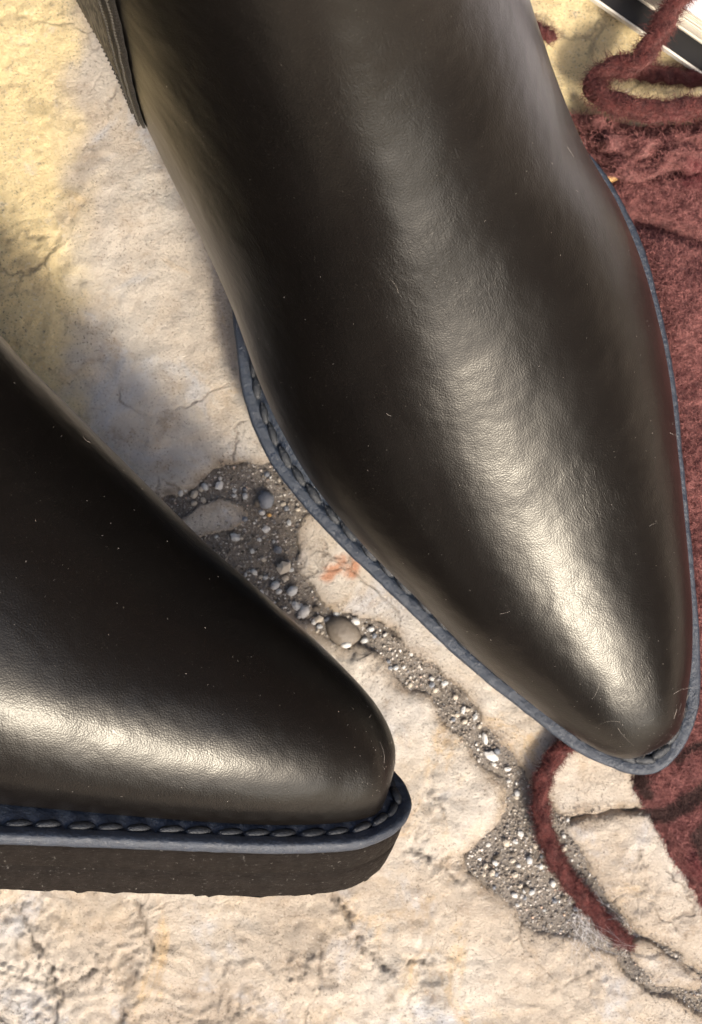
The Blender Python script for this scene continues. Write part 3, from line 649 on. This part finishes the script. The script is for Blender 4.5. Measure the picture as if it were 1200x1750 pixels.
def cord(name, pts, r, label, nf, kf=1.0, z_r=1.0):
    p = catmull([P(*q) for q in pts], 14); p, L = resample(p, int(60 + 8 * np.linalg.norm(np.diff(p, axis=0), axis=1).sum()))
    n = len(p); k = 14; T = unit(np.gradient(p, axis=0)); A_ = unit(np.cross(T, [0, 0, 1.]) + 1e-6); B2 = np.cross(A_, T)
    a = np.arange(k) / k * 2 * math.pi; rr = r * (.86 + .14 * np.sin(np.arange(n)[:, None] * .55 + np.arange(k)[None] / k * 4 * math.pi)) * (1 + .22 * (vnoise(np.arange(n)[:, None] * .22, np.arange(k)[None] * .9, 81) - .5)) * np.clip(np.minimum(np.arange(n), n - 1 - np.arange(n))[:, None] / 9 + .25, 0, 1)
    nr = A_[:, None] * np.cos(a)[None, :, None] + B2[:, None] * np.sin(a)[None, :, None]; v = (p[:, None] + nr * rr[..., None]).reshape(-1, 3); nr = nr.reshape(-1, 3)
    o0 = p[0].copy(); root = empty(name, o0); tag(root, label, 'cord')
    f = [tuple(q) for q in gridfaces(n, k, wrap_b=True)] + [tuple(range(k))[::-1], tuple((n - 1) * k + q for q in range(k))]
    mesh('strand', v - o0, f, M_cord, root, attrs={'print': np.zeros(len(v))})
    fuzz(v, nr + np.repeat(T, k, axis=0) * .8, nf, .04 * kf, .24 * kf, .0085, root, o0, up=.75, mat=M_cordfuzz)
cord('felt_cord', [(1035, 1240, .30), (990, 1262, .32), (955, 1285, .32), (930, 1325, .34), (924, 1380, .34), (938, 1440, .34), (965, 1495, .32), (1005, 1545, .30), (1045, 1588, .28), (1080, 1620, .20)], .25, 'maroon felt cord curving from under the upright toe across the pale stone', 6500)
cord('felt_cord', [(1330, -150, 3.6), (1230, -70, 2.9), (1165, -10, 2.2), (1120, 65, 1.7), (1088, 108, 1.35), (1045, 116, 1.2), (1016, 140, 1.2), (1030, 168, 1.45), (1075, 182, 1.65), (1130, 190, 1.7), (1200, 182, 1.6), (1330, 165, 1.4)], .31, 'thick maroon felt cord looping over the bag neck and across the book', 12000, 1.4)
cord('felt_cord', [(1075, 122, .3), (1130, 128, .3), (1200, 136, .3), (1330, 150, .3)], .24, 'short shaded length of maroon cord behind the looped one', 2500)
cord('felt_cord', [(880, 20, .3), (915, 48, .3), (935, 60, .3), (950, 66, .25)], .2, 'tiny dark maroon cord end peeking out behind the upright boot shaft', 900)

# ------------------------------------------------------------ the book at the upper right corner
p0, p1 = P(1020, 0, .5)[:2], P(1200, 125, .5)[:2]; ex = (p1 - p0) / np.linalg.norm(p1 - p0); ey = np.array([-ex[1], ex[0]])
if ey @ np.array([1, 1]) < 0: ey = -ey
o0 = np.array([*p0, 0]); book = empty('book', o0); tag(book, 'thick white covered book with black lower board under the maroon cord', 'book')
def obox(name, x0, x1, y0, y1, z0, z1, mat, parent, bev=.03, lab=None):
    import bmesh
    bm = bmesh.new(); bmesh.ops.create_cube(bm, size=1)
    for q in bm.verts:
        x, y, z = x0 + (q.co.x + .5) * (x1 - x0), y0 + (q.co.y + .5) * (y1 - y0), z0 + (q.co.z + .5) * (z1 - z0)
        q.co = Vector((*(ex * x + ey * y), z)) * .01
    if bev: bmesh.ops.bevel(bm, geom=bm.edges[:], offset=bev * .01, segments=2, affect='EDGES')
    me = bpy.data.meshes.new(name); bm.to_mesh(me); bm.free(); me.materials.append(mat); o = bpy.data.objects.new(name, me); COL.objects.link(o); o.parent = parent
    return o
obox('lower_board', -4, 16, .03, 16, .22, .48, M_board, book); obox('board_edge', -4, 16, -.03, .027, .25, .52, M_edge, book, .015)
d = [abs(np.cross(ex, (P(1110, 0, 1.0)[:2] - p0))), 0]
yb = float(d[0])
nl = 14
for k in range(nl):
    z0 = .49 + k * .10; ob = obox('page_section', -3.6, 15.5, yb + rng.uniform(-.015, .03), 15.5, z0, z0 + .092, M_page, book, .012)
obox('upper_cover', -3.8, 15.8, yb - .02, 15.8, .49 + nl * .10, .49 + nl * .10 + .14, M_cover, book, .04)

# ------------------------------------------------------------ tuft of grey down caught beside the cord
tc = P(1008, 1590, .12); n = 115
ang = rng.uniform(-1.1, .9, n) - .95; L = rng.uniform(.4, 1.6, n)
bs = tc + np.stack([rng.normal(size=n) * .26 - .08, rng.normal(size=n) * .36 + .30, np.abs(rng.normal(size=n)) * .10], -1)
dr = np.stack([np.cos(ang), np.sin(ang), rng.uniform(-.02, .35, n)], -1)
v, f, m = hairs(bs, dr, L, rng.uniform(.0028, .0050, n), .5, 6); v[:, 2] = np.maximum(v[:, 2], .06)
tag(mesh('down_tuft', v, f, M_down), 'wispy tuft of pale grey fluff caught beside the lower end of the curved cord', 'fluff')

# ------------------------------------------------------------ two brown walls added out of view to darken the leather reflections
def _added_wall():
    t = NT('brown_added_wall')
    return t.fin(t.mix(t.noise(1.5, 5, .6), (.095, .070, .062), (.165, .125, .11)), .85, t.bump(t.noise(60, 5), .4, .004), .2)
M_added_wall = _added_wall()
_ax = np.array([math.sin(R(28.5)), -math.cos(R(28.5))]); _lt = np.array([math.cos(R(28.5)), math.sin(R(28.5))])
def added_wall(side, d, h, y0, y1, label):
    V = []
    for a_, zt in ((0, 0), (0, h)):
        for e_ in (y0, y1): 
            for dd in (d, d + 25): V.append((*(_lt * side * dd + _ax * e_), zt if zt == 0 else h))
    f = [(0, 1, 3, 2), (4, 6, 7, 5), (0, 4, 5, 1), (2, 3, 7, 6), (0, 2, 6, 4), (1, 5, 7, 3)]
    V = [(x, y, z - .2) for x, y, z in V]
    o = mesh('added_wall', V, f, M_added_wall, smooth=False)
    return tag(o, label, 'wall')
added_wall(-1, 110, 200, -300, 350, 'added brown wall out of view to the left of both boots, darkening reflections in the leather')
added_wall(1, 110, 190, -300, 350, 'added brown wall out of view to the right of the felt bag, darkening reflections in the leather')
